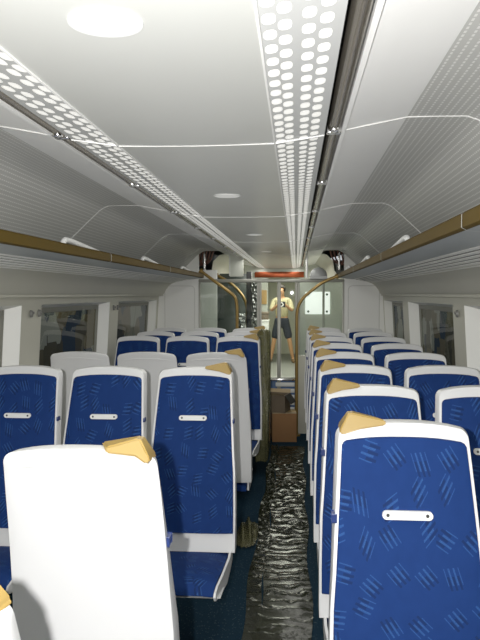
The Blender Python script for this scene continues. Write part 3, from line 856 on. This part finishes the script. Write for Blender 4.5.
# cover hung over a seat
bm = B(); rings = []; rnd = random.Random(5); n = 56
lv = [(1.335, .30, .02), (1.332, .66, .35), (1.315, .98, .7), (1.27, 1.0, .8), (1.1, 1.0, .9), (.9, 1.01, 1.0), (.7, 1.02, 1.2), (.55, 1.03, 1.6), (.42, 1.05, 1.9), (.28, 1.06, 2.0), (.16, 1.04, 1.95), (.12, .99, 1.9)]
for z, kx, ky in lv:
    ring = []
    for k in range(n):
        a = 2*PI*k/n
        ex, ey = math.cos(a), math.sin(a)
        sx = math.copysign(abs(ex)**.35, ex)*.062*kx; sy = math.copysign(abs(ey)**.35, ey)
        yb = lean(z) if z > .5 else lean(.5)-.05
        f = 7.15+.095; front = 7.15+yb-.03 - (.34 if z < .5 else (.20*max(0, (.75-z)/.25) if z < .75 else 0))
        y = (f+front)/2 + sy*(f-front)/2
        wob = .012*math.sin(a*9+z*7)+.006*math.sin(a*23+z*19)
        ring.append(bm.verts.new((LX[0]+.20+sx+wob*ex*.5, y+wob*ey, z+.006*math.sin(a*7))))
    rings.append(ring)
for j in range(len(rings)-1):
    for k in range(n): bm.faces.new((rings[j][k], rings[j][(k+1) % n], rings[j+1][(k+1) % n], rings[j+1][k]))
bm.faces.new(rings[0])
tag(link('plastic_seat_cover', bm, M['cover'], smooth=180), 'translucent olive plastic cover hanging over a far left aisle seat', 'plastic cover')

# ------------------------------------------------------------------ figure standing in for the photographer's reflection in the door glass
def skin(name, joints, bones, mat, parent=None, sub=2):
    me = bpy.data.meshes.new(name)
    names = list(joints); idx = {k: i for i, k in enumerate(names)}
    me.from_pydata([joints[k][0] for k in names], [(idx[a], idx[b]) for a, b in bones], [])
    o = bpy.data.objects.new(name, me); col.objects.link(o)
    o.modifiers.new('Skin', 'SKIN'); o.modifiers.new('Subd', 'SUBSURF').levels = sub
    o.modifiers['Subd'].render_levels = sub
    for k in names:
        sv = me.skin_vertices[0].data[idx[k]]; r_ = joints[k][1]
        sv.radius = r_ if isinstance(r_, tuple) else (r_, r_)
    me.skin_vertices[0].data[0].use_root = True
    me.materials.append(mat)
    for p in me.polygons: p.use_smooth = True
    o.modifiers['Skin'].use_smooth_shade = True
    if parent: o.parent = parent
    return o
J = {'pelvis': ((0, 0, .98), (.15, .11)), 'waist': ((0, 0, 1.12), (.135, .10)), 'chest': ((0, -.01, 1.36), (.165, .115)), 'collar': ((0, 0, 1.50), (.10, .08)),
     'neck': ((0, -.01, 1.57), .055), 'jaw': ((0, -.045, 1.645), (.062, .07)), 'head': ((0, -.03, 1.73), (.075, .095)), 'crown': ((0, -.02, 1.80), (.055, .07)), 'nose': ((0, -.125, 1.705), .014),
     'hipL': ((-.10, 0, .93), .088), 'kneeL': ((-.19, -.02, .50), .056), 'calfL': ((-.215, 0, .36), .055), 'ankL': ((-.265, .02, .09), .036), 'toeL': ((-.29, -.15, .035), .032),
     'hipR': ((.10, 0, .93), .088), 'kneeR': ((.19, -.02, .50), .056), 'calfR': ((.215, 0, .36), .055), 'ankR': ((.265, .02, .09), .036), 'toeR': ((.29, -.15, .035), .032),
     'shL': ((-.19, 0, 1.47), .058), 'elL': ((-.25, -.12, 1.24), .043), 'wrL': ((-.11, -.31, 1.36), .030), 'haL': ((-.075, -.345, 1.385), .033),
     'shR': ((.19, 0, 1.47), .058), 'elR': ((.25, -.12, 1.24), .043), 'wrR': ((.11, -.31, 1.36), .030), 'haR': ((.075, -.345, 1.385), .033)}
bones = [('pelvis', 'waist'), ('waist', 'chest'), ('chest', 'collar'), ('collar', 'neck'), ('neck', 'jaw'), ('jaw', 'head'), ('head', 'crown'), ('head', 'nose'),
         ('pelvis', 'hipL'), ('hipL', 'kneeL'), ('kneeL', 'calfL'), ('calfL', 'ankL'), ('ankL', 'toeL'), ('pelvis', 'hipR'), ('hipR', 'kneeR'), ('kneeR', 'calfR'), ('calfR', 'ankR'), ('ankR', 'toeR'),
         ('collar', 'shL'), ('shL', 'elL'), ('elL', 'wrL'), ('wrL', 'haL'), ('collar', 'shR'), ('shR', 'elR'), ('elR', 'wrR'), ('wrR', 'haR')]
for sg, nm in ((-1, 'L'), (1, 'R')):   # fingers closing on the camera body
    for q, (dz, ln) in enumerate(((.03, .055), (.012, .062), (-.008, .058), (-.026, .046))):
        a, b = f'f{nm}{q}a', f'f{nm}{q}b'
        J[a] = ((sg*.072, -.375, 1.388+dz), .0095); J[b] = ((sg*(.072-ln*.6), -.40, 1.386+dz), .0085)
        bones += [('ha'+nm, a), (a, b)]
    J['t'+nm] = ((sg*.045, -.335, 1.425), .011); bones.append(('ha'+nm, 't'+nm))
PS = 1.04
P0 = (-.35, 17.4, 0)
person = skin('person', J, bones, M['skin'])
person.location = P0; person.scale = (PS, PS, PS)
tag(person, 'person in dark shorts, legs apart, stand-in for the photographer reflected in the glass door', 'person')
def sub(keys, grow): return {k: (J[k][0], tuple(c+grow for c in J[k][1]) if isinstance(J[k][1], tuple) else J[k][1]+grow) for k in keys}
sh = sub(['pelvis', 'waist', 'hipL', 'hipR'], .016)
sh['waist'] = ((0, 0, 1.12), (.165, .13)); sh['kL'] = ((-.175, -.01, .54), .105); sh['kR'] = ((.175, -.01, .54), .105)
skin('shorts', sh, [('pelvis', 'waist'), ('pelvis', 'hipL'), ('hipL', 'kL'), ('pelvis', 'hipR'), ('hipR', 'kR')], M['shorts'], person)
st = sub(['waist', 'chest', 'collar', 'shL', 'shR', 'elL', 'elR'], .016); st['waist'] = ((0, 0, 1.04), (.155, .12))
skin('shirt', st, [('waist', 'chest'), ('chest', 'collar'), ('collar', 'shL'), ('shL', 'elL'), ('collar', 'shR'), ('shR', 'elR')], M['shirt'], person)
bm = B(); bmesh.ops.create_uvsphere(bm, u_segments=20, v_segments=12, radius=.105)
bmesh.ops.bisect_plane(bm, geom=list(bm.verts)+list(bm.edges)+list(bm.faces), plane_co=(0, -.045, -.01), plane_no=(0, -.75, -.65), clear_outer=True)
bmesh.ops.scale(bm, verts=bm.verts, vec=(.86, 1.08, 1.0)); bmesh.ops.translate(bm, verts=bm.verts, vec=(0, -.015, 1.755)); link('hair', bm, M['hair'], person)
for sg in (-1, 1):
    bm = B(); bmesh.ops.create_uvsphere(bm, u_segments=10, v_segments=8, radius=.013); bmesh.ops.translate(bm, verts=bm.verts, vec=(sg*.032, -.115, 1.725)); link('eye', bm, M['black'], person)
    bm = B(); tube(bm, [(sg*.262, .06, .045), (sg*.268, 0, .055), (sg*.285, -.12, .045), (sg*.292, -.19, .035)], [.042, .05, .045, .028], 12)
    link('shoe', bm, M['shoe'], person)
bm = B(); tube(bm, [(-.025, -.108, 1.655), (0, -.115, 1.652), (.025, -.108, 1.655)], .006, 6); link('mouth', bm, M['wire'], person)
cam_o = empty('camera', (P0[0], P0[1]-.385*PS, 1.39*PS)); tag(cam_o, 'small black camera with pale lens ring held by the photographer stand-in', 'camera')
bm = B(); box(bm, -.095, .095, -.025, .025, -.065, .07, .008); link('camera_body', bm, M['black'], cam_o)
bm = B()
pts = [(.040*math.cos(2*PI*k/20), -.03, .040*math.sin(2*PI*k/20)) for k in range(21)]
tube(bm, pts, .012, 8); link('lens_ring', bm, M['white'], cam_o)

# ------------------------------------------------------------------ depot outside the windows
for s, side in ((-1, 'left'), (1, 'right')):
    bm = B(); X = wx(s, 4.2); quad(bm, (X, -2, -1), (X, 70, -1), (X, 70, 4.5), (X, -2, 4.5)); struct(link('wall_depot_'+side, bm, M['depot'], smooth=0))
bm = B(); quad(bm, (-6, -4, -1.0), (6, -4, -1.0), (6, 70, -1.0), (-6, 70, -1.0)); struct(link('ground', bm, M['vfloor'], smooth=0))

# ------------------------------------------------------------------ light
def lamp(name, typ, loc, energy, color=(1, 1, 1), **kw):
    d = bpy.data.lights.new(name, typ); d.energy = energy; d.color = color
    for k, v in kw.items(): setattr(d, k, v)
    o = bpy.data.objects.new(name, d); col.objects.link(o); o.location = loc
    return o
for s, side in ((-1, 'left'), (1, 'right')):
    for a, b in bays[1:]:
        lamp('grille_fill', 'AREA', (C0+s*.314, (a+b)/2, 2.15), 3.2*(b-a)/2, (1, .99, .92), shape='RECTANGLE', size=.14, size_y=b-a-.1)  # added fill for the far seats; the grilles themselves are unlit
up = lamp('bounce_fill', 'AREA', (C0, 3.7, 1.45), 6, (1, .99, .93), shape='RECTANGLE', size=1.6, size_y=6)  # unseen upward fill, imitates flash bounced off the seat tops
up.rotation_euler = (PI, 0, 0)
fl = lamp('camera_flash', 'SPOT', (-.10, .0, EYE+.03), 245, (1, .985, .96), spot_size=math.radians(155), spot_blend=1.0, shadow_soft_size=.012)
fl.rotation_euler = (PI/2-math.radians(0), 0, math.radians(4.6))
v1 = lamp('vestibule_fill', 'AREA', (-.3, 10.6, 2.10), 36, (1, .97, .85), shape='RECTANGLE', size=.5, size_y=2.2)  # added fill to brighten the vestibule, no fixture there
v2 = lamp('corridor_fill', 'AREA', (-.3, 15.5, 2.27), 85, (1, .97, .87), shape='RECTANGLE', size=.6, size_y=4)  # added fill beyond the gangway, not an actual lamp
w = bpy.data.worlds.new('depot_air'); scn.world = w; w.use_nodes = True
w.node_tree.nodes['Background'].inputs[0].default_value = (.9, .95, 1, 1); w.node_tree.nodes['Background'].inputs[1].default_value = .6

# ------------------------------------------------------------------ camera
cd = bpy.data.cameras.new('view'); co = bpy.data.objects.new('view', cd); col.objects.link(co); scn.camera = co
F = 700.
cd.sensor_fit = 'VERTICAL'; cd.sensor_height = 36; cd.sensor_width = 27; cd.lens = 36*F/640; cd.clip_start = .02
yaw = math.atan(56/F); pitch = math.atan(26/F*math.cos(yaw))
co.location = (0, 0, EYE); co.rotation_euler = (PI/2-pitch, 0, yaw)
scn.view_settings.view_transform = 'Standard'; scn.view_settings.look = 'None'
scn.view_settings.exposure = 0.0; scn.view_settings.gamma = 1.12
scn.cycles.use_denoising = True
scn.cycles.max_bounces = 8; scn.cycles.diffuse_bounces = 5; scn.cycles.glossy_bounces = 3; scn.cycles.transparent_max_bounces = 10
scn.cycles.sample_clamp_indirect = 4.0
scn.cycles.caustics_reflective = False; scn.cycles.caustics_refractive = False
